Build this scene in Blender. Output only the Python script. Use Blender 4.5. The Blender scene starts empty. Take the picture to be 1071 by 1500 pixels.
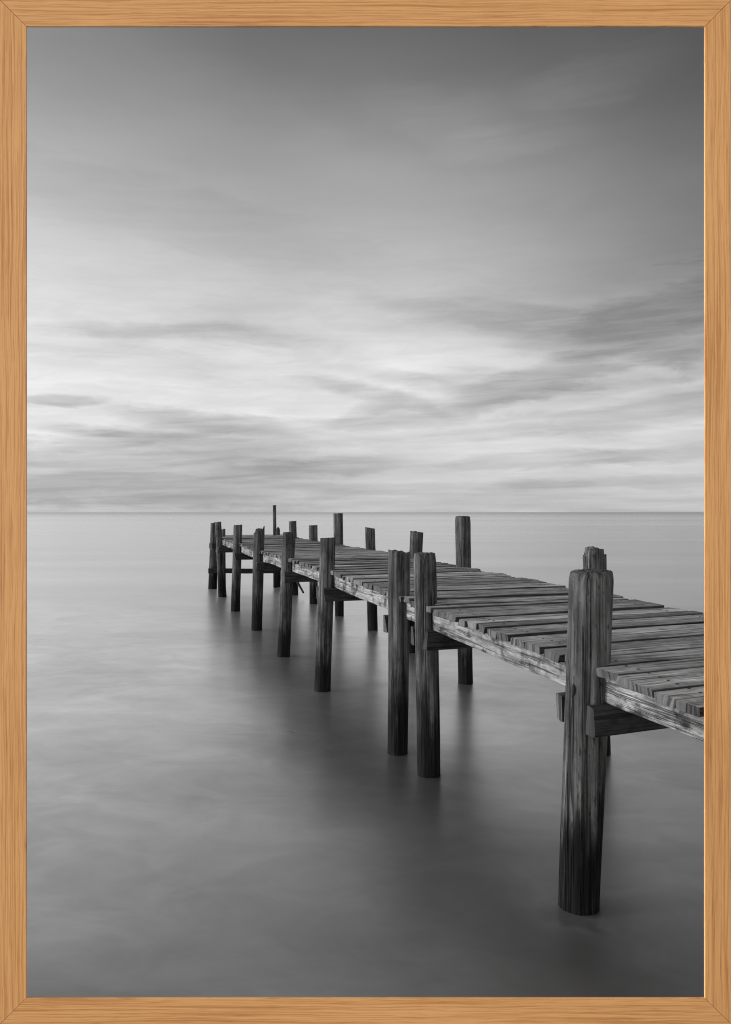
import bpy, bmesh, math, random
from mathutils import Vector, noise
R = math.radians
SC = bpy.context.scene
COL = SC.collection
random.seed(11)

# ------------------------------------------------------------------ camera
H = 1.8                 # eye height over the water, metres
F = 1180.0              # focal length in photograph pixels (1500 high)
cam_d = bpy.data.cameras.new('camera')
cam = bpy.data.objects.new('camera', cam_d); COL.objects.link(cam)
cam.location = (0, 0, H); cam.rotation_euler = (R(90), 0, 0)
cam_d.sensor_fit = 'VERTICAL'; cam_d.sensor_height = 36.0; cam_d.lens = 36.0 * F / 1500.0
cam_d.clip_start = 0.02; cam_d.clip_end = 120000
SC.camera = cam
SC.view_settings.view_transform = 'Standard'
SC.view_settings.look = 'None'
SC.view_settings.exposure = 0.0
SC.view_settings.gamma = 1.0
SC.view_settings.use_curve_mapping = False
SC.render.engine = 'CYCLES'
SC.cycles.filter_width = 1.1
SC.cycles.use_denoising = True

# ------------------------------------------------------------------ node helper
class N:
    """a float socket with arithmetic"""
    def __init__(s, nt, sock): s.nt, s.s = nt, sock
    def op(s, kind, b=None, c=None, clamp=False):
        n = s.nt.nodes.new('ShaderNodeMath'); n.operation = kind; n.use_clamp = clamp
        for i, v in enumerate((s, b, c)):
            if v is None: continue
            if isinstance(v, N): s.nt.links.new(v.s, n.inputs[i])
            else: n.inputs[i].default_value = v
        return N(s.nt, n.outputs[0])
    def __add__(s, b): return s.op('ADD', b)
    __radd__ = __add__
    def __sub__(s, b): return s.op('SUBTRACT', b)
    def __mul__(s, b): return s.op('MULTIPLY', b)
    __rmul__ = __mul__
    def __truediv__(s, b): return s.op('DIVIDE', b)
    def rsub(s, a): return (s * -1.0) + a
    def smooth(s, a, b, lo=0.0, hi=1.0):
        n = s.nt.nodes.new('ShaderNodeMapRange'); n.interpolation_type = 'SMOOTHSTEP'
        s.nt.links.new(s.s, n.inputs['Value'])
        n.inputs['From Min'].default_value = a; n.inputs['From Max'].default_value = b
        n.inputs['To Min'].default_value = lo; n.inputs['To Max'].default_value = hi
        return N(s.nt, n.outputs['Result'])
    def lin(s, a, b, lo=0.0, hi=1.0):
        n = s.nt.nodes.new('ShaderNodeMapRange'); n.clamp = True
        s.nt.links.new(s.s, n.inputs['Value'])
        n.inputs['From Min'].default_value = a; n.inputs['From Max'].default_value = b
        n.inputs['To Min'].default_value = lo; n.inputs['To Max'].default_value = hi
        return N(s.nt, n.outputs['Result'])
    def mix(s, a, b):
        """a where self = 0, b where self = 1"""
        if not isinstance(a, N): return s.rsub(1.0) * a + s * b
        return a + s * (b - a if isinstance(b, N) else a.rsub(b))

def comb(nt, x, y, z=0.0):
    n = nt.nodes.new('ShaderNodeCombineXYZ')
    for i, v in enumerate((x, y, z)):
        if isinstance(v, N): nt.links.new(v.s, n.inputs[i])
        else: n.inputs[i].default_value = v
    return n.outputs[0]
def sep(nt, vec):
    n = nt.nodes.new('ShaderNodeSeparateXYZ'); nt.links.new(vec, n.inputs[0])
    return [N(nt, o) for o in n.outputs]
def tnoise(nt, vec, scale=1.0, detail=4.0, rough=0.55, dist=0.0, lac=2.0):
    n = nt.nodes.new('ShaderNodeTexNoise'); n.inputs['Scale'].default_value = scale
    n.inputs['Detail'].default_value = detail; n.inputs['Roughness'].default_value = rough
    n.inputs['Distortion'].default_value = dist; n.inputs['Lacunarity'].default_value = lac
    nt.links.new(vec, n.inputs['Vector'])
    return N(nt, n.outputs[0])
def ramp(nt, fac, pts, interp='B_SPLINE'):
    n = nt.nodes.new('ShaderNodeValToRGB'); n.color_ramp.interpolation = interp
    e = n.color_ramp.elements
    while len(e) < len(pts): e.new(0.5)
    for el, (p, v) in zip(e, pts): el.position = p; el.color = (v, v, v, 1)
    nt.links.new(fac.s, n.inputs[0])
    m = nt.nodes.new('ShaderNodeRGBToBW'); nt.links.new(n.outputs[0], m.inputs[0])
    return N(nt, m.outputs[0])

# ------------------------------------------------------------------ sky (overcast dusk, black and white)
SUN_EL, SUN_AZ = R(14), R(-94)          # low on the left, hidden by cloud
w = bpy.data.worlds.new('World'); SC.world = w; w.use_nodes = True
nt = w.node_tree; nt.nodes.clear()
out = nt.nodes.new('ShaderNodeOutputWorld'); bg = nt.nodes.new('ShaderNodeBackground')
nt.links.new(bg.outputs[0], out.inputs[0])
tc = nt.nodes.new('ShaderNodeTexCoord')
dx, dy, dz = sep(nt, tc.outputs['Generated'])
az = dx.op('ARCTAN2', dy) * 57.29578
el = dz.op('ARCSINE') * 57.29578
elp = el.op('MAXIMUM', 0.0)
def srgb(v):
    v /= 255.0
    return v / 12.92 if v <= 0.04045 else ((v + 0.055) / 1.055) ** 2.4
def tone(rows): return [(e / 60.0, srgb(v)) for e, v in rows]
low_warp = tnoise(nt, comb(nt, az * 0.05, el * 0.16, 3.1), 1.0, 4.0, 0.5) - 0.5
e2 = (elp + low_warp * 3.2 * elp.smooth(0.0, 9.0)).op('MAXIMUM', 0.0) / 60.0
left = ramp(nt, e2, tone([(0, 192), (2.2, 205), (5, 228), (7.8, 243), (10.5, 232), (13.5, 222), (17, 212), (21, 188), (25, 163), (29, 138), (33, 118), (45, 105), (60, 125)]))
mid = ramp(nt, e2, tone([(0, 190), (2.2, 208), (4.5, 222), (8, 226), (11.5, 217), (14, 200), (17, 190), (21, 172), (25, 146), (29, 116), (33, 92), (45, 95), (60, 125)]))
right = ramp(nt, e2, tone([(0, 182), (2.2, 208), (4.5, 214), (8, 196), (11.5, 172), (14, 142), (17, 130), (21, 110), (25, 92), (29, 80), (33, 68), (45, 75), (60, 120)]))
aw = az + low_warp * 6.0
base = aw.smooth(-26.0, 2.0).mix(left, mid)
base = aw.smooth(0.0, 27.0).mix(base, right)
# streaks that thin out towards the horizon
lg = (elp + 2.2).op('LOGARITHM', 2.718)
tilt = lg * 3.2 + az * 0.012
st1 = tnoise(nt, comb(nt, az * 0.055, tilt, 0.0), 1.0, 6.0, 0.56, 0.7)
st2 = tnoise(nt, comb(nt, az * 0.10 + 7.0, lg * 6.0 - az * 0.02, 4.0), 1.0, 5.0, 0.55, 0.9)
st3 = tnoise(nt, comb(nt, az * 0.035 + 2.0, el * 0.075, 9.0), 1.0, 5.0, 0.55, 0.5)
amp = elp.smooth(9.0, 20.0).rsub(1.0) * 0.9 + 0.12
base = base * ((st1 - 0.5) * 0.62 * amp + 1.0) * ((st2 - 0.5) * 0.30 * amp + 1.0) * ((st3 - 0.5) * 0.26 + 1.0)
# single clouds: (pixel the cloud is centred on, half width, half height, tilt in degrees, depth, softness)
wx = tnoise(nt, comb(nt, az * 0.16, el * 0.42, 12.0), 1.0, 6.0, 0.6, 0.6) - 0.5
wy = tnoise(nt, comb(nt, az * 0.13, el * 0.55, 22.0), 1.0, 6.0, 0.6, 0.6) - 0.5
wf = tnoise(nt, comb(nt, az * 0.30, el * 2.0, 32.0), 1.0, 5.0, 0.6, 0.8) - 0.5
curl = tnoise(nt, comb(nt, az * 0.20 + wy * 2.4, el * 1.15 + wx * 2.6 - az * 0.03, 52.0), 1.0, 7.0, 0.62, 0.9) - 0.5
cir = tnoise(nt, comb(nt, az * 0.09 + wy * 1.5, el * 2.6 + wx * 2.2 - az * 0.05, 62.0), 1.0, 6.0, 0.62, 0.6) - 0.5
lowsky = elp.smooth(12.0, 22.0).rsub(1.0) * 0.8 + 0.2
base = base * (curl * 0.24 * lowsky + 1.0) * (cir * 0.13 * lowsky + 1.0)
fib = tnoise(nt, comb(nt, az * 0.12 + wy * 1.2, el * 1.9 - az * 0.10, 42.0), 1.0, 5.0, 0.6, 0.5).smooth(0.30, 0.66, 0.70, 1.1)
def pix(x, y):
    u = x - 535.5; v = 750.0 - y
    return math.degrees(math.atan2(u, F)), math.degrees(math.atan2(v, math.hypot(u, F)))
def cloud(px, py, rx, ry, tl, soft, bend=0.0):
    a0, e0 = pix(px, py)
    ca, sa = math.cos(R(tl)), math.sin(R(tl))
    p = az - a0 + wx * rx * 0.8; q = el - e0 + wy * ry * 2.4 + wf * ry * 0.9 + bend * ((p / rx) * (p / rx)) * ry
    r1 = (p * ca + q * sa) / rx; r2 = (q * ca - p * sa) / ry
    return (r1 * r1 + r2 * r2).smooth(0.12, 0.12 + soft).rsub(1.0)
for (px, py, rx, ry, tl, dep, soft, bend) in [tuple(c_) + (0.0,) * (8 - len(c_)) for c_ in [
        (670, 606, 7.5, .45, 9, .15, 2.0, -1.2), (555, 580, 4.5, .35, -14, .14, 2.0, 0.8), (720, 548, 6.0, .4, -4, .14, 2.0, 1.0), (90, 693, 17.0, 2.0, -2, 0.36, 1.2), (330, 664, 7.5, 1.0, -5, 0.24, 1.6), (85, 587, 3.0, .42, 2, 0.44, 1.3), (130, 631, 2.6, .35, -3, 0.30, 1.5),
        (235, 630, 4.5, .7, 8, 0.26, 1.6), (310, 617, 5.5, .6, -5, 0.32, 1.5), (330, 645, 5.5, .8, 0, 0.25, 1.8), (440, 690, 6.0, .6, 4, 0.22, 1.6),
        (690, 590, 8.0, .85, 10, 0.22, 1.8), (765, 565, 4.5, .9, 18, 0.20, 1.7), (690, 560, 5.0, .5, -3, .14, 1.6), (540, 577, 4.0, .5, -12, 0.16, 1.8), (545, 600, 2.6, .5, 20, 0.18, 1.6), (620, 560, 5.5, .5, -10, 0.16, 1.7),
        (1000, 465, 7.5, 2.0, 17, 0.40, 1.7), (720, 462, 7.0, .6, -8, 0.20, 1.8), (840, 475, 7.5, .7, -3, 0.18, 1.8), (890, 508, 6.0, .9, -9, 0.24, 1.6),
        (240, 485, 7.0, .5, 3, 0.17, 1.8), (330, 492, 6.0, .5, -2, 0.16, 1.8), (90, 500, 6.0, .8, 2, 0.13, 1.8), (180, 300, 14.0, 1.5, -9, 0.12, 2.2), (930, 600, 10.0, 1.0, 5, 0.22, 1.8), (990, 560, 6.0, .6, 6, 0.16, 1.8),
        (800, 673, 6.0, .45, 2, 0.24, 1.6), (680, 640, 9.0, .4, 2, 0.14, 1.7), (970, 667, 5.5, .42, 1, 0.24, 1.6), (940, 706, 6.5, .38, 0, 0.18, 1.6), (800, 709, 3.0, .25, 0, 0.16, 1.6), (600, 716, 9.0, .35, 0, 0.14, 1.6), (160, 710, 7.0, .3, 0, .10, 1.6)]]:
    base = base * (cloud(px, py, rx * 1.08, ry * 1.12, tl, soft * 1.2, bend) * fib * (dep * 0.84)).rsub(1.0)
# pale wisps
for (px, py, rx, ry, tl, dep, soft) in [(880, 115, 4.5, 1.2, 8, 0.16, 2.4), (750, 208, 4.2, .9, 4, 0.13, 2.4), (640, 165, 4.0, 1.4, -10, 0.10, 2.4), (830, 590, 9.0, .5, 6, 0.18, 1.8), (960, 575, 6.0, .4, 9, 0.16, 1.8),
        (480, 530, 9.0, 1.6, 0, .10, 2.0), (990, 500, 4.5, .5, 18, .16, 1.8), (50, 691, 2.0, .3, 0, .25, 1.6), (290, 707, 7.0, .35, 1, .14, 1.6), (450, 665, 4.0, .4, 0, .14, 1.6)]:
    base = base * (cloud(px, py, rx, ry, tl, soft) * fib * dep + 1.0)
# beyond the left edge of the photograph the low sun glows through the cloud
ga = (az + 72.0) / 23.0; ge = (el - 8.0) / 13.0
glow = ((ga * ga + ge * ge) * -1.0).op('EXPONENT')
base = base + glow * 5.0
# the sky behind the viewer is brightened as an added fill for the frame
back = az.op('ABSOLUTE').smooth(40.0, 125.0)
base = base * back.mix(1.0, 3.1)
sky = nt.nodes.new('ShaderNodeTexSky'); sky.sky_type = 'NISHITA'; sky.sun_disc = False
sky.sun_elevation = SUN_EL; sky.sun_rotation = SUN_AZ
bw = nt.nodes.new('ShaderNodeRGBToBW'); nt.links.new(sky.outputs[0], bw.inputs[0])
rad = base * 9.3 + N(nt, bw.outputs[0]) * 0.10
grey = comb(nt, rad, rad, rad)
nt.links.new(grey, bg.inputs['Color']); bg.inputs['Strength'].default_value = 0.1

sd = bpy.data.lights.new('sun', 'SUN'); sd.energy = 2.0; sd.angle = R(14); sd.color = (1, 1, 1)
so = bpy.data.objects.new('sun', sd); COL.objects.link(so)
sv = Vector((math.sin(SUN_AZ) * math.cos(SUN_EL), math.cos(SUN_AZ) * math.cos(SUN_EL), math.sin(SUN_EL)))
so.rotation_euler = sv.to_track_quat('Z', 'Y').to_euler(); so.location = (-20, 5, 10)

# ------------------------------------------------------------------ materials
def mat(name):
    m = bpy.data.materials.new(name); m.use_nodes = True
    t = m.node_tree; t.nodes.clear()
    o = t.nodes.new('ShaderNodeOutputMaterial'); b = t.nodes.new('ShaderNodeBsdfPrincipled')
    t.links.new(b.outputs[0], o.inputs[0])
    return m, t, b
def setgrey(t, b, v, name='Base Color'):
    t.links.new(comb(t, v, v, v), b.inputs[name])
def setbump(t, b, hgt, dist, strength=1.0):
    n = t.nodes.new('ShaderNodeBump'); n.inputs['Distance'].default_value = dist
    n.inputs['Strength'].default_value = strength
    t.links.new(hgt.s, n.inputs['Height']); t.links.new(n.outputs[0], b.inputs['Normal'])

def wood_post(name):
    """weathered grey pile: grain up the post, checks, wet dark tide zone"""
    m, t, b = mat(name)
    tc = t.nodes.new('ShaderNodeTexCoord'); oi = t.nodes.new('ShaderNodeObjectInfo')
    x, y, z = sep(t, tc.outputs['Object']); rnd = N(t, oi.outputs['Random']) * 40.0
    x = x + rnd
    fine = tnoise(t, comb(t, x * 120, y * 120, z * 2.6), 1.0, 4.0, 0.7)
    grain = tnoise(t, comb(t, x * 42, y * 42, z * 0.7), 1.0, 4.0, 0.62)
    crack = tnoise(t, comb(t, x * 15, y * 15, z * 0.22 + 5.0), 1.0, 3.0, 0.6)
    cmask = tnoise(t, comb(t, x * 8, y * 8, z * 1.1 + 9.0), 1.0, 2.0, 0.5).smooth(0.42, 0.58)
    cr = ((crack - 0.5).op('ABSOLUTE').smooth(0.0, 0.022)).op('MAXIMUM', cmask)      # 0 in the drying checks
    blot = tnoise(t, comb(t, x * 7, y * 7, z * 3.0), 1.0, 6.0, 0.68)
    pit = tnoise(t, comb(t, x * 50, y * 50, z * 16.0 + 3.0), 1.0, 3.0, 0.6).smooth(0.30, 0.42, 0.35, 1.0)
    col = grain.lin(0.34, 0.66, 0.012, 0.108) * fine.lin(0.3, 0.7, 0.45, 1.5) * blot.lin(0.34, 0.66, 0.35, 1.55) * pit
    col = col * cr.mix(0.06, 1.0)
    edge = z + (tnoise(t, comb(t, x * 20, y * 20, z * 2.4 + 8), 1.0, 5.0, 0.7) - 0.5) * 1.1 + (tnoise(t, comb(t, x * 3, y * 3, z * 2 + 3), 1.0, 2.0, 0.5) - 0.5) * 0.5
    wet = edge.smooth(0.28, 0.68).rsub(1.0) * fine.lin(0.3, 0.62, 1.0, 0.86)
    col = wet.mix(col, 0.003)
    setgrey(t, b, col)
    rough = wet.mix(0.85, 0.75)
    if isinstance(rough, N): t.links.new(rough.s, b.inputs['Roughness'])
    sp = wet.mix(0.22, 0.05); t.links.new(sp.s, b.inputs['Specular IOR Level'])
    setbump(t, b, fine * 0.5 + grain * 0.6 + cr * 0.9, 0.012, 1.0)
    return m
def wood_uv(name, lo, hi, stain=0.0, gv=46, fu=5.0, ck=0.3):
    """sawn timber, grain along u (metres); 'tone' varies the boards"""
    m, t, b = mat(name)
    uv = t.nodes.new('ShaderNodeUVMap'); uv.uv_map = 'grain'
    u, v, _ = sep(t, uv.outputs[0])
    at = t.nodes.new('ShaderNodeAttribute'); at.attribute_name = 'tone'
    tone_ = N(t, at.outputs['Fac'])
    fine = tnoise(t, comb(t, u * fu, v * 150, 0), 1.0, 5.0, 0.7)
    grain = tnoise(t, comb(t, u * 1.1, v * gv, 2), 1.0, 4.0, 0.62, 0.15)
    crack = tnoise(t, comb(t, u * 0.6, v * 24, 6), 1.0, 3.0, 0.6)
    cr = (crack - 0.5).op('ABSOLUTE').smooth(0.0, 0.022)
    blot = tnoise(t, comb(t, u * 5.0, v * 12, 4), 1.0, 6.0, 0.68)
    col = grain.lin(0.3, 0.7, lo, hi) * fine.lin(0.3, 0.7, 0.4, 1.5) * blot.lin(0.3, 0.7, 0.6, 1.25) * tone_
    col = col * cr.mix(ck, 1.0)
    if stain:
        s = tnoise(t, comb(t, u * 7.0, v * 7.0, 14), 1.0, 5.0, 0.62)
        s2 = tnoise(t, comb(t, u * 2.0, v * 5.0, 24), 1.0, 4.0, 0.6)
        col = col * s.smooth(0.36, 0.5, 1.0 - stain, 1.0) * s2.smooth(0.34, 0.5, 1 - stain * 0.7, 1.0)
    setgrey(t, b, col)
    b.inputs['Roughness'].default_value = 0.8; b.inputs['Specular IOR Level'].default_value = 0.25
    setbump(t, b, fine * 0.4 + grain * 0.7 + cr * 0.9, 0.008, 0.9)
    return m
M_POST = wood_post('weathered_pile_wood')
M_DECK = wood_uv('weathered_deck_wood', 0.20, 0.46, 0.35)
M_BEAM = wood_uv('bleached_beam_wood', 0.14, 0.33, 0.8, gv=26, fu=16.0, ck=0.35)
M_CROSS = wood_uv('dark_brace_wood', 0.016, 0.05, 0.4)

m, t, b = mat('long_exposure_sea'); M_SEA = m
tc = t.nodes.new('ShaderNodeTexCoord'); x, y, z = sep(t, tc.outputs['Object'])
n1 = tnoise(t, comb(t, x * 0.55, y * 1.3, 0), 1.0, 4.0, 0.5, 0.5)
n2 = tnoise(t, comb(t, x * 1.6 + y * 0.5, y * 3.8, 5), 1.0, 5.0, 0.6, 0.6)
n3 = tnoise(t, comb(t, x * 0.05, y * 0.22, 9), 1.0, 4.0, 0.55, 0.3)
n4 = tnoise(t, comb(t, x * 0.0016, y * 0.02, 19), 1.0, 5.0, 0.6, 0.3)
far = y.smooth(20.0, 150.0)
rg = far.mix(n3.lin(0.3, 0.7, 0.25, 0.35), n4.lin(0.3, 0.7, 0.20, 0.34))
dif = t.nodes.new('ShaderNodeBsdfDiffuse'); glo = t.nodes.new('ShaderNodeBsdfGlossy'); fr = t.nodes.new('ShaderNodeLayerWeight')
mx = t.nodes.new('ShaderNodeMixShader'); bp = t.nodes.new('ShaderNodeBump'); outp = [n for n in t.nodes if n.type == 'OUTPUT_MATERIAL'][0]
t.nodes.remove(b)
glo.inputs['Color'].default_value = (1, 1, 1, 1); fr.inputs['Blend'].default_value = 0.5; glo.distribution = 'MULTI_GGX'
bp.inputs['Distance'].default_value = 0.04; bp.inputs['Strength'].default_value = 0.10
hh = n1 * 0.6 + n2 * 0.2
t.links.new(hh.s, bp.inputs['Height'])
wq = comb(t, x * 0.55 + n1 * 0.9, y * 0.75 + x * 0.15 + n2 * 0.4, 31)
sw = tnoise(t, wq, 1.0, 5.0, 0.58, 0.7)
sw2 = tnoise(t, comb(t, x * 1.9 - y * 0.4, y * 2.3 + x * 0.5, 37), 1.0, 6.0, 0.62, 1.2)
alb = sw.lin(0.3, 0.7, 0.03, 0.08) * sw2.lin(0.25, 0.75, 0.80, 1.20)
# thin foam that the swell keeps stirring round the foot of the nearest post
fx = x - 0.985; fy = y - 3.66
fd = (fx * fx + fy * fy).op('SQRT') + (sw2 - 0.5) * 0.16
foam = fd.smooth(0.05, 0.13) * fd.smooth(0.14, 0.36).rsub(1.0)
alb = alb + foam * sw2.smooth(0.38, 0.66) * 0.10
t.links.new(comb(t, alb, alb, alb), dif.inputs['Color'])
t.links.new(rg.s, glo.inputs['Roughness']); t.links.new(bp.outputs[0], glo.inputs['Normal'])
sheen = N(t, fr.outputs['Facing']).op('POWER', 1.22) * 0.86 + 0.14   # mirror share grows towards grazing view
near = y.smooth(6.0, 22.0).rsub(1.0)
sheen = sheen * ((sw - 0.5) * 0.70 * near + 1.0) * ((sw2 - 0.5) * 0.42 * near + 1.0) * y.smooth(90.0, 800.0, 1.0, 0.72)
t.links.new(sheen.s, mx.inputs[0]); t.links.new(dif.outputs[0], mx.inputs[1]); t.links.new(glo.outputs[0], mx.inputs[2])
t.links.new(mx.outputs[0], outp.inputs[0])

# ------------------------------------------------------------------ mesh helpers
def link(name, bm, m, parent=None, loc=(0, 0, 0), smooth=True):
    me = bpy.data.meshes.new(name)
    bmesh.ops.recalc_face_normals(bm, faces=bm.faces)
    bm.to_mesh(me); bm.free()
    me.materials.append(m)
    if smooth:
        for p in me.polygons: p.use_smooth = True
    o = bpy.data.objects.new(name, me); COL.objects.link(o)
    o.location = loc
    if parent: o.parent = parent
    return o
def W(x, y, t):
    """photograph pixel at depth parameter t -> world point"""
    return Vector(((x - 535.5) * t * H, F * t * H, H - (y - 750.0) * t * H))

# ------------------------------------------------------------------ sea
bm = bmesh.new()
S = 45000.0
vs = [bm.verts.new(p) for p in ((-S, -3000, 0), (S, -3000, 0), (S, S, 0), (-S, S, 0))]
bm.faces.new(vs)
sea = link('sea', bm, M_SEA, smooth=False)
sea['kind'] = 'structure'; sea['label'] = 'smooth milky sea blurred by a long exposure'

# ------------------------------------------------------------------ pier
pier = bpy.data.objects.new('wooden_pier', None); COL.objects.link(pier)
pier['label'] = 'weathered wooden pier on round posts running out over the calm sea'
pier['category'] = 'pier'

# deck edges: (X/H, t, drop/H)
LE = [(1.40, -.0008, .400), (1.15, .0001, .398), (.93, .0009, .395), (.765, .00132, .3905), (.674, .00135, .390), (.66, .001373, .390), (.567, .001695, .383), (.224, .002564, .351), (.147, .002793, .345), (-.19, .003774, .328),
      (-.528, .004695, .319), (-.888, .005747, .3276), (-1.274, .00685, .317), (-1.67, .0080, .3104), (-2.02, .0092, .314)]
RE = [(2.25, -.0008, .372), (1.95, .0001, .37), (1.5, .0014, .36), (1.164, .00235, .35), (.814, .00333, .333), (.541, .0041, .32), (.198, .00528, .316), (-.25, .00655, .313), (-.767, .00803, .310), (-1.25, .0096, .309)]
def edge_pts(E): return [Vector((a * H, F * t * H, H - d * H)) for a, t, d in E]
LP, RP = edge_pts(LE), edge_pts(RE)
def along(P, s):
    for a, b_ in zip(P, P[1:]):
        L = (b_ - a).length
        if s <= L or b_ is P[-1]: return a.lerp(b_, s / L)
        s -= L
def plen(P): return sum((b_ - a).length for a, b_ in zip(P, P[1:]))
def at_y(P, y):
    for a, b_ in zip(P, P[1:]):
        if y <= b_.y or b_ is P[-1]:
            return a.lerp(b_, (y - a.y) / (b_.y - a.y))
TH = 0.021 * H            # plank thickness
PD = Vector((4240.0, F, 0)).normalized()
def cross_right(p):
    """where a plank that starts at p on the left edge meets the right edge"""
    lo, hi = 0.3, 4.0
    for _ in range(40):
        m_ = (lo + hi) / 2; q = p + PD * m_
        if q.x < at_y(RP, q.y).x: lo = m_
        else: hi = m_
    q = p + PD * lo
    q.z = at_y(RP, q.y).z
    return q

def timber(bm, a, b_, wid, hgt, side, up, tone, seg=10, jag=0.004, uvl=None, tl=None, wear=0.15, seed=0.0, endjag=0.0, cap=0.55, flank=1.0):
    """a sawn board from a to b; side/up are its cross axes; top face at the a-b line"""
    d = b_ - a; L = d.length
    prof = []
    r = min(wid, hgt) * wear
    for (sx, sz) in ((-1, 0), (1, 0), (1, -1), (-1, -1)):
        cx, cz = sx * wid / 2, sz * hgt
        ix = -sx; iz = -1 if sz == 0 else 1
        pts = [(cx + ix * r, cz), (cx + ix * r * .25, cz + iz * r * .25), (cx, cz + iz * r)]
        if (sx, sz) in ((-1, 0), (1, -1)): pts.reverse()
        prof += pts
    # extra points along top edge for sag
    per = [0.0]
    for i in range(1, len(prof) + 1):
        p, q = prof[i - 1], prof[i % len(prof)]
        per.append(per[-1] + math.hypot(p[0] - q[0], p[1] - q[1]))
    v0 = random.uniform(0, 50); u0 = random.uniform(0, 50)
    rings = []
    for k in range(seg + 1):
        f = k / seg
        c = a + d * f
        ring = []
        for (px, pz) in prof:
            j = noise.noise_vector(Vector((f * L * 2.2 + seed * 7.3, px * 3 + seed, pz * 3)))
            ex = 0.0
            if endjag and k in (0, seg): ex = noise.noise(Vector((px * 14, pz * 10, seed * 3.1 + k))) * endjag * (1 if k == 0 else -1)
            nv = bm.verts.new(c + side * (px + j.x * jag) + up * (pz + j.z * jag) + d.normalized() * ex)
            nv[tl] = tone * (1.0 if pz > -r * .1 else (1.0 + flank) / 2 if pz > -r * .5 else flank)     # the upper face is bleached, the flanks carry painted shade so gaps read dark
            ring.append(nv)
        rings.append(ring)
    n = len(prof)
    for k in range(seg):
        for i in range(n):
            fc = bm.faces.new((rings[k][i], rings[k][(i + 1) % n], rings[k + 1][(i + 1) % n], rings[k + 1][i]))
            us = (k, k, k + 1, k + 1); vv = (per[i], per[i + 1], per[i + 1], per[i])
            for lp, uu, v_ in zip(fc.loops, us, vv):
                lp[uvl].uv = (u0 + uu / seg * L, v0 + v_)
    for ring, fl in ((rings[0], 1), (rings[-1], 0)):
        ring = [bm.verts.new(v.co) for v in ring]
        fc = bm.faces.new(ring if fl else list(reversed(ring)))
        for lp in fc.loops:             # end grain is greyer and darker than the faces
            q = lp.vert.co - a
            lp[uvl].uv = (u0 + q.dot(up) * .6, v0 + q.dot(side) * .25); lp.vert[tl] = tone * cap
def new_timber_bm():
    bm = bmesh.new()
    return bm, bm.loops.layers.uv.new('grain'), bm.verts.layers.float.new('tone')

NAILS = []
bm, uvl, tl = new_timber_bm()
LT = plen(LP); s = 0.0; i = 0
UP = Vector((0, 0, 1))
while s < LT - 0.1:
    wdt = random.choice((random.uniform(0.10, 0.13), random.uniform(0.12, 0.155), random.uniform(0.13, 0.18)))
    gap = random.choice((0.006, 0.008, 0.011, 0.014, 0.019))
    c = along(LP, s + wdt / 2)
    a = c.copy(); e = cross_right(c)
    if 2.6 < c.y and c.y - wdt / 2 < 2.87: a += PD * max(0.0, (1.38 - a.x) / PD.x)
    a -= PD * random.choice((0, .002, .004, -.003, .005, .001, -.005)) ; e += PD * random.uniform(-0.02, 0.045)
    tw = random.uniform(-0.006, 0.006)
    dz = random.uniform(-0.006, 0.006)
    a.z += dz + random.uniform(-.003, .003); e.z += dz + random.uniform(-.003, .003)
    dirv = (e - a).normalized()
    e += Vector((-PD.y, PD.x, 0)) * random.uniform(-0.008, 0.008)
    side = UP.cross(dirv).normalized(); up = dirv.cross(side); side = (side + up * random.uniform(-.035, .035)).normalized(); up = dirv.cross(side)
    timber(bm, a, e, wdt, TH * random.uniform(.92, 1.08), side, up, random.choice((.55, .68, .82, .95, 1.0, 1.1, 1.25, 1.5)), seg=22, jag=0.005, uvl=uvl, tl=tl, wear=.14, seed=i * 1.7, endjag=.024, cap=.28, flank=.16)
    if c.y < 9:
        for ff in (.13, (e - a).length - .14):
            for sg in (-1, 1): NAILS.append(a + dirv * ff + side * sg * wdt * .26 + up * .004)
    s += wdt + gap; i += 1
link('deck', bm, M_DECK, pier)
print('planks', i)

# piles: top x, top y, top width, base x, base y, base width, style
POSTS = [
    (866, 838, 64, 849, 1341, 59, 'round'), (622.5, 811, 33, 628, 1140, 34, 'round'), (585.5, 808.5, 31.5, 582.5, 1107, 29.5, 'slant'),
    (480.5, 788, 22, 472.5, 1014, 24, 'flat'), (424, 779.5, 18.5, 415.5, 963, 19, 'flat'), (380, 775.5, 16, 376, 924, 15.5, 'split'),
    (348.7, 769, 12.6, 345, 896, 13.5, 'flat'), (319.5, 765, 9, 326, 875, 12, 'slant'), (314, 766, 10.5, 311.5, 863, 13, 'slant'),
    (870.5, 804.5, 33, 879, 1108, 30, 'split'), (677.8, 757, 22.5, 682.5, 1003, 21.5, 'round'), (611, 779.5, 19, 604, 957, 18, 'slant'),
    (542, 774, 14.5, 546, 924, 15, 'slant'), (495.3, 752, 14, 497.5, 903, 13, 'flat'), (458.7, 769.5, 12.8, 460, 885, 12, 'flat'), (428.6, 763.5, 11, 432, 872, 10.5, 'flat'),
    (407.6, 771.5, 5, 408, 860, 8.5, 'point'), (327.4, 775, 5.5, 328, 867, 6, 'split'),
]
PART_LABEL = {4: None, 5: 'post with a splintered top', 8: 'leaning post at the far left end of the pier', 16: 'short stump beside the tall thin pole',
              17: 'broken thin post at the far left corner', 9: 'post with a notched top behind the nearest post'}
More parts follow.
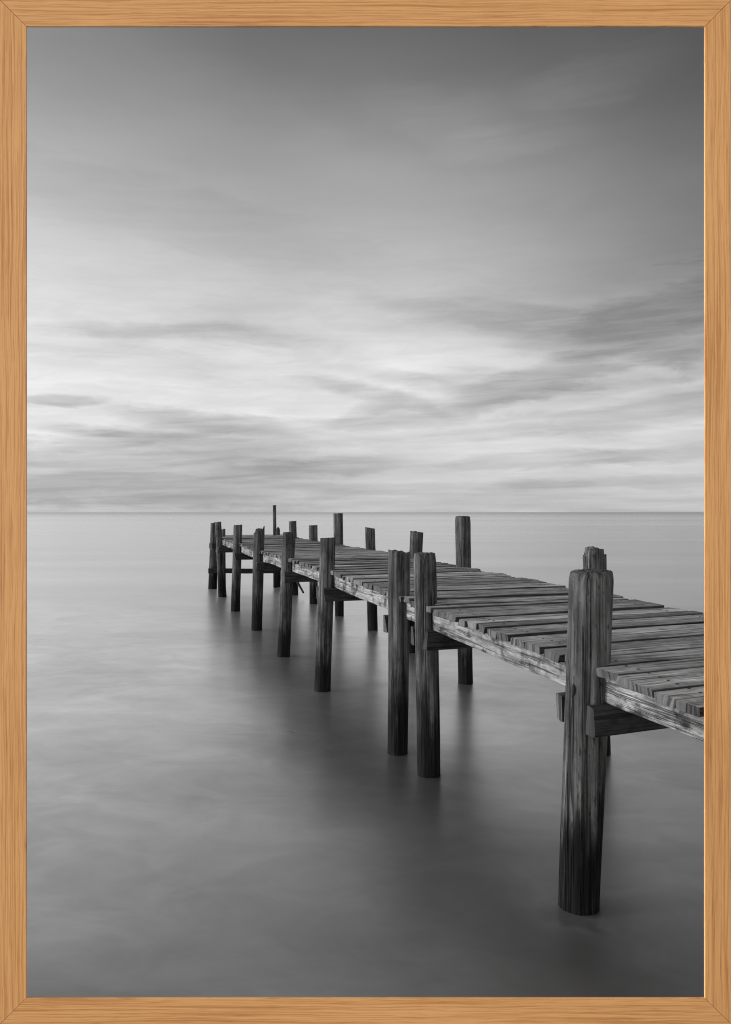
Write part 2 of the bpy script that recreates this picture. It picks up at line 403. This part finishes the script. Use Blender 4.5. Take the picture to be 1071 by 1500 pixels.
def pile(idx, tx, ty, tw, bx, by, bw_, style):
    yf = F * H / (by - 750.0)                      # the photograph shows the near side of the foot
    t = (yf + bw_ / 2 * yf / F) / (F * H)
    base = W(bx, by, t); top = W(tx, ty, t); base.z = 0.0
    r0 = bw_ / 2 * t * H; r1 = tw / 2 * t * H
    near = idx in (0, 1, 2, 9, 10)
    ns = 120 if idx == 0 else (84 if near else 44)
    nz = 190 if idx == 0 else (120 if near else 60)
    ax = top - base
    bm = bmesh.new(); rings = []
    zb = -0.7
    sd = idx * 13.7
    rg = random.Random(idx + 3)
    grooves = [(rg.uniform(0, math.tau), rg.uniform(.016, .03) * (1 if idx == 0 else 1.6), rg.uniform(.05, .12), rg.uniform(0, .5), rg.uniform(.6, 1.25), rg.uniform(-.10, .10)) for _ in range(7 if near else 5)]
    flats = [(rg.uniform(0, math.tau), rg.uniform(.965, .99)) for _ in range(1 if idx == 0 else 2)]
    Ltop = ax.z
    for k in range(nz + 1):
        zz = zb + (Ltop - zb) * k / nz
        f = zz / Ltop
        c = ax * f
        wob = noise.noise_vector(Vector((zz * .9, sd, 2.0))) * (r0 * .10)
        fr = max(0.0, min(1.0, f))
        r = r0 + (r1 - r0) * fr
        ring = []
        for j in range(ns):
            th = math.tau * j / ns
            ct, st_ = math.cos(th), math.sin(th)
            q = Vector((ct * 1.6, st_ * 1.6, zz * 1.3 + sd))
            rr = r * (1 + .055 * noise.noise(q) + .030 * noise.noise(Vector((ct * 7, st_ * 7, zz * 2.6 + sd))) + .010 * noise.noise(Vector((ct * 26, st_ * 26, zz * 4 + sd))))
            for (fa, fd) in flats:      # adzed flats
                cc = math.cos(th - fa)
                if cc > 0.2: rr = min(rr, r * fd / cc)
            for (ga, gw, gd, g0, g1, gs) in grooves:
                da = (th - ga - gs * zz - .10 * noise.noise(Vector((zz * 2, ga, sd))) + math.pi) % math.tau - math.pi
                env = max(0.0, min(1.0, (f - g0) * 6)) * max(0.0, min(1.0, (g1 - f) * 6))
                rr -= r * gd * env * math.exp(-(da / gw) ** 2)
            ring.append(bm.verts.new(Vector((c.x + wob.x * (1 - fr * .4) + rr * ct, c.y + wob.y + rr * st_, zz))))
        rings.append(ring)
    # the head of the post
    def head(x, y):
        dxr, dyr = x / r1, y / r1
        if style == 'flat': return .05 * dxr * r1 + .05 * r1 * noise.noise(Vector((dxr * 3, dyr * 3, sd)))
        if style == 'slant': return .16 * dxr * r1 * (1 if idx in (8, 7) else -1) + .22 * r1 * noise.noise(Vector((dxr * 2.5, dyr * 2.5, sd)))
        if style == 'split':
            n_ = noise.noise(Vector((dxr * 2.2, dyr * 2.2, sd + 5)))
            st = -.55 * r1 if (dxr < -.62) else 0.0
            sp = .5 * r1 if (dxr > .78 and idx == 5) else 0.0
            if idx == 9: st = (-.55 * r1 if abs(dxr) > .66 else 0.0); 
            return st + sp + .35 * r1 * n_
        if style == 'point': return -1.3 * abs(dxr + .1) * r1
        return .06 * r1 * noise.noise(Vector((dxr * 3, dyr * 3, sd)))
    ctop = ax
    cap_in = 7
    bev = {'round': .16, 'flat': .07, 'slant': .10, 'split': .05, 'point': .04}[style]
    last = rings[-1]
    prev = [v for v in last]
    wobt = noise.noise_vector(Vector((Ltop * .9, sd, 2.0))) * (r0 * .10)
    cx, cy = ctop.x + wobt.x * .6, ctop.y + wobt.y
    # round over the rim by lowering the top rings, then an inward cap
    nb = max(2, int(bev * r1 / ((Ltop - zb) / nz)) + 1)
    for v in last:
        v.co.z += head(v.co.x - cx, v.co.y - cy)
    for kk in range(2, 14):              # carry the head shape down so that steps do not fold
        for v, vl in zip(rings[-kk], last):
            v.co.z = min(v.co.z, vl.co.z - .0015 * (kk - 1))
    for q in range(1, cap_in + 1):
        g = 1 - q / (cap_in + .0)
        if q == cap_in:
            cv = bm.verts.new((cx, cy, Ltop + head(0, 0) + (bev * r1 * .5 if style == 'round' else -.01)))
            for j in range(ns): bm.faces.new((prev[j], prev[(j + 1) % ns], cv))
        else:
            cur = []
            for j in range(ns):
                vx = cx + (last[j].co.x - cx) * g; vy = cy + (last[j].co.y - cy) * g
                rough = .05 * r1 * noise.noise(Vector((vx * 60, vy * 60, sd)))
                lift = bev * r1 * .5 * min(1, (1 - g) * 4) if style == 'round' else 0
                cur.append(bm.verts.new((vx, vy, Ltop + head(vx - cx, vy - cy) + rough + lift)))
            for j in range(ns): bm.faces.new((prev[j], prev[(j + 1) % ns], cur[(j + 1) % ns], cur[j]))
            prev = cur
    if style == 'round':                 # chamfer: pull the top few rings in
        for kk in range(1, nb + 3):
            ff = (1 - (kk - 1) / (nb + 2)) ** 2 * .07
            for v in rings[-kk]:
                v.co.x += (cx - v.co.x) * ff; v.co.y += (cy - v.co.y) * ff
    for k in range(nz):
        for j in range(ns):
            bm.faces.new((rings[k][j], rings[k][(j + 1) % ns], rings[k + 1][(j + 1) % ns], rings[k + 1][j]))
    bm.faces.new(list(reversed(rings[0])))
    o = link('post', bm, M_POST, pier, loc=(base.x, base.y, 0))
    if PART_LABEL.get(idx): o['label'] = PART_LABEL[idx]
    return base, top, r0, r1
PB = [pile(i, *p) for i, p in enumerate(POSTS)]

# the tall thin pole at the far end
def stick(name, a, b_, r_a, r_b, m, seed, label=None):
    bm = bmesh.new(); rings = []; d = b_ - a
    s1 = d.normalized().orthogonal().normalized(); s2 = d.normalized().cross(s1)
    for k in range(17):
        f = k / 16; c = d * f; r = r_a + (r_b - r_a) * f
        rings.append([bm.verts.new(c + (s1 * math.cos(math.tau * j / 14) + s2 * math.sin(math.tau * j / 14)) * r * (1 + .12 * noise.noise(Vector((j * .9, f * 4, seed))))) for j in range(14)])
    for k in range(16):
        for j in range(14): bm.faces.new((rings[k][j], rings[k][(j + 1) % 14], rings[k + 1][(j + 1) % 14], rings[k + 1][j]))
    bm.faces.new(rings[0]); bm.faces.new(list(reversed(rings[-1])))
    o = link(name, bm, m, pier, loc=a)
    if label: o['label'] = label
    return o
tp = .0091
stick('mooring_pole', W(404.2, 863, tp) + Vector((0, -.12, 0)), W(403.0, 740, tp) + Vector((0, -.12, 0)), 2.9 * tp * H, 2.3 * tp * H, M_POST, 3.0, 'tall thin dark pole standing above the far end of the deck')
stick('broken_brace', W(444.5, 868, .0079), W(436.0, 853, .0081), .020, .026, M_CROSS, 6.0, 'snapped end of a brace hanging near the water')

# side beams under the plank edges, one length per bay
bents_left = [0, 1, 3, 4, 5, 6, 7]
def beam_run(P, ys, inset_dir, depth, thick, m):
    for ya, yb in zip(ys, ys[1:]):
        bm, uvl, tl = new_timber_bm()
        a = at_y(P, ya) + inset_dir; b_ = at_y(P, yb) + inset_dir
        n_seg = max(2, int((yb - ya) / .06))
        a.z -= TH * 1.04; b_.z -= TH * 1.04
        d = (b_ - a).normalized(); side = UP.cross(d).normalized(); up = d.cross(side)
        timber(bm, a, b_, thick, depth, side, up, random.uniform(.85, 1.1), seg=n_seg, jag=.009, uvl=uvl, tl=tl, wear=.10, seed=ya * 3.3)
        link('side_beam', bm, m, pier)
NRM = PD.copy()
yl = [-1.8, .7] + [PB[k][0].y for k in (0, 1, 2, 3, 4, 5, 6, 7)] + [LP[-1].y - .1]
yl = [v if i_ == 0 else v + .001 * i_ for i_, v in enumerate(yl)]
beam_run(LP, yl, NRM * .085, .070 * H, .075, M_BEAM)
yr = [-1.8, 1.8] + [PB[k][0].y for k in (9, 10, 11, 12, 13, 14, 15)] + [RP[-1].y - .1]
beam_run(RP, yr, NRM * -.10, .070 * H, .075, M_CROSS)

# cross beams clasping each pair of posts, before and behind
PAIRS = [(0, 9), (1, None), (2, None), (3, 10), (4, 11), (5, 12), (6, 13), (7, 14), (8, 15)]
BOLTS = []
AX = Vector((-PD.y, PD.x, 0))       # along the pier, away from the viewer
for (l, r) in PAIRS:
    Lb, Lt, lr0, lr1 = PB[l]
    yL = Lb.y
    f = (at_y(LP, yL).z - .12 * H) / max(.01, Lt.z)
    cL = Lb.lerp(Lt, f)
    zt = at_y(LP, yL).z - TH - .072 * H
    cR = cross_right(Vector((cL.x, cL.y, cL.z))) + PD * .06
    rad_ = (lr0 + lr1) / 2
    for sgn in (-1, 1):
        if l == 2 and sgn == -1: continue
        th = .07
        off = AX * sgn * (rad_ * .93 + th / 2)
        a = cL + off - PD * (rad_ * .55 + random.uniform(-.01, .02)); e = cR + off + PD * .06
        a -= PD * (.02 if sgn == 1 else 0)
        a.z = zt + random.uniform(-.006, .004); e.z = min(at_y(RP, e.y).z - TH - .074 * H, zt + .12)
        d = (e - a).normalized(); side = UP.cross(d).normalized(); up = d.cross(side)
        bm, uvl, tl = new_timber_bm()
        timber(bm, a, e, th, .070 * H, side, up, random.uniform(.8, 1.3), seg=26, jag=.008, uvl=uvl, tl=tl, wear=.14, seed=l * 5.1 + sgn, endjag=.02, cap=1.6 if sgn == 1 else .9)
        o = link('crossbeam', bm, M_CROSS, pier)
        if sgn == -1: BOLTS.append((o, a + d * (rad_ * 1.0) - up * .035 * H - AX * (th / 2 - .002), .011 if l else .017))
# low brace across the last bent
tb = .0087
bm, uvl, tl = new_timber_bm()
a = W(305.5, 832.5, .0087); e = W(402, 833, .0090)
d = (e - a).normalized(); side = UP.cross(d).normalized(); up = d.cross(side)
timber(bm, a, e, .07, .062 * H, side, up, .8, seg=20, jag=.008, uvl=uvl, tl=tl, wear=.14, seed=3.3)
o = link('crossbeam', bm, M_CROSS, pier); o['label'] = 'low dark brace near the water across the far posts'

# bolts through the cross beams at each post, nail heads in the deck boards
def disc(bm, c, nrm, r, h, n=10):
    nrm = nrm.normalized(); a1 = nrm.orthogonal().normalized(); a2 = nrm.cross(a1)
    lo = [bm.verts.new(c + (a1 * math.cos(math.tau * k / n) + a2 * math.sin(math.tau * k / n)) * r) for k in range(n)]
    hi = [bm.verts.new(v.co + nrm * h - (v.co - c) * .25) for v in lo]
    for k in range(n): bm.faces.new((lo[k], lo[(k + 1) % n], hi[(k + 1) % n], hi[k]))
    bm.faces.new(hi)
m, t, b = mat('rusted_iron'); M_IRON = m
tc = t.nodes.new('ShaderNodeTexCoord')
setgrey(t, b, tnoise(t, tc.outputs['Object'], 60.0, 3.0).lin(.3, .7, .002, .008)); b.inputs['Roughness'].default_value = .8
for o, c, r_ in BOLTS:
    bm = bmesh.new(); disc(bm, Vector((0, 0, 0)), -AX, r_, .012, 14)
    bo = link('bolt', bm, M_IRON, o, loc=c, smooth=False)
bm = bmesh.new()
for c in NAILS:
    disc(bm, c, UP, .0075, .002, 8)
link('nail_heads', bm, M_IRON, pier, smooth=False)['kind'] = 'stuff'
bm = bmesh.new()
kp = PB[0][0].lerp(PB[0][1], .655)
bmesh.ops.create_uvsphere(bm, u_segments=16, v_segments=10, radius=1.0)
for v in bm.verts: v.co = Vector((v.co.x * .011, v.co.y * .012, v.co.z * .024 * (1 + .3 * noise.noise(v.co * 2))))
link('knot_hole', bm, M_IRON, pier, loc=(kp.x - .077, kp.y - .056, kp.z))

# ------------------------------------------------------------------ picture frame standing at the near edge of the water
m, t, b = mat('light_oak'); M_OAK = m
uv = t.nodes.new('ShaderNodeUVMap'); uv.uv_map = 'grain'
u, v, _ = sep(t, uv.outputs[0])
wv = tnoise(t, comb(t, u * 1.6, v * 7.0, 0), 1.0, 3.0, 0.5) * 0.030
vv = v + wv
k1 = tnoise(t, comb(t, u * 1.5, vv * 150, 3), 1.0, 4.0, 0.62)
k2 = tnoise(t, comb(t, u * 8.0, vv * 330, 8), 1.0, 3.0, 0.6)
k3 = tnoise(t, comb(t, u * 0.7, vv * 22, 12), 1.0, 3.0, 0.5)
dark = k1.smooth(0.40, 0.68) * 0.75 + k2.smooth(0.50, 0.70) * 0.5
dark = dark + (k3 - 0.5) * 0.5
mxn = t.nodes.new('ShaderNodeMix'); mxn.data_type = 'RGBA'; mxn.clamp_factor = True
t.links.new(dark.s, mxn.inputs['Factor'])
mxn.inputs['A'].default_value = (0.78, 0.405, 0.153, 1); mxn.inputs['B'].default_value = (0.48, 0.195, 0.058, 1)
t.links.new(mxn.outputs['Result'], b.inputs['Base Color'])
b.inputs['Roughness'].default_value = .55; b.inputs['Specular IOR Level'].default_value = .3
setbump(t, b, k1 * -0.5 + k2 * -0.4, 0.002, 0.5)
FY = 2.8                       # distance of the frame's front face
K = FY / F
x0, x1, z0, z1 = (38.5 - 535.5) * K, (1032.5 - 535.5) * K, H - (1462 - 750) * K, H - (38.5 - 750) * K
WD = 48 * K                    # moulding width; the bottom rail rests in the shallow edge of the water
LIP, REB, DEP = .006, .030, .055
frame = bpy.data.objects.new('picture_frame', None); COL.objects.link(frame)
frame.location = ((x0 + x1) / 2, FY, 0)
frame['label'] = 'light oak picture frame with mitred corners bordering the grey sea view'
frame['category'] = 'picture frame'
def rail(p0, p1, outd):
    """p0-p1: inner front edge; outd: direction away from the opening"""
    bm = bmesh.new(); uvl_ = bm.loops.layers.uv.new('grain')
    d = (p1 - p0).normalized(); L = (p1 - p0).length
    e = .0016
    prof = [(0, LIP), (0, e), (e, 0), (WD - .006, 0), (WD, .006), (WD, DEP), (REB, DEP), (REB, LIP)]   # (outwards, back)
    n = 26; rings = []
    for k in range(n + 1):
        ring = []
        for (ou, bk) in prof:
            lo, hi = -ou + .0003, L + ou - .0003        # mitre
            if bk == 0: lo, hi = lo + .0006, hi - .0006
            q = p0 + d * (lo + (hi - lo) * k / n) + outd * ou + Vector((0, bk, 0))
            ring.append((bm.verts.new(q - frame.location), lo + (hi - lo) * k / n, ou + bk))
        rings.append(ring)
    m_ = len(prof); off = random.uniform(0, 30)
    for k in range(n):
        for j in range(m_):
            qd = (rings[k][j], rings[k][(j + 1) % m_], rings[k + 1][(j + 1) % m_], rings[k + 1][j])
            fc = bm.faces.new([q[0] for q in qd])
            for lp, q in zip(fc.loops, qd): lp[uvl_].uv = (off + q[1], off + q[2])
    for rg_ in (rings[0], rings[-1]):
        fc = bm.faces.new([q[0] for q in rg_])
        for lp, q in zip(fc.loops, rg_): lp[uvl_].uv = (off + q[1], off + q[2])
    link('frame_rail', bm, M_OAK, frame, smooth=False)
A_, B_, C_, D_ = Vector((x0, FY, z0)), Vector((x1, FY, z0)), Vector((x1, FY, z1)), Vector((x0, FY, z1))
rail(A_, B_, Vector((0, 0, -1))); rail(B_, C_, Vector((1, 0, 0))); rail(C_, D_, Vector((0, 0, 1))); rail(D_, A_, Vector((-1, 0, 0)))
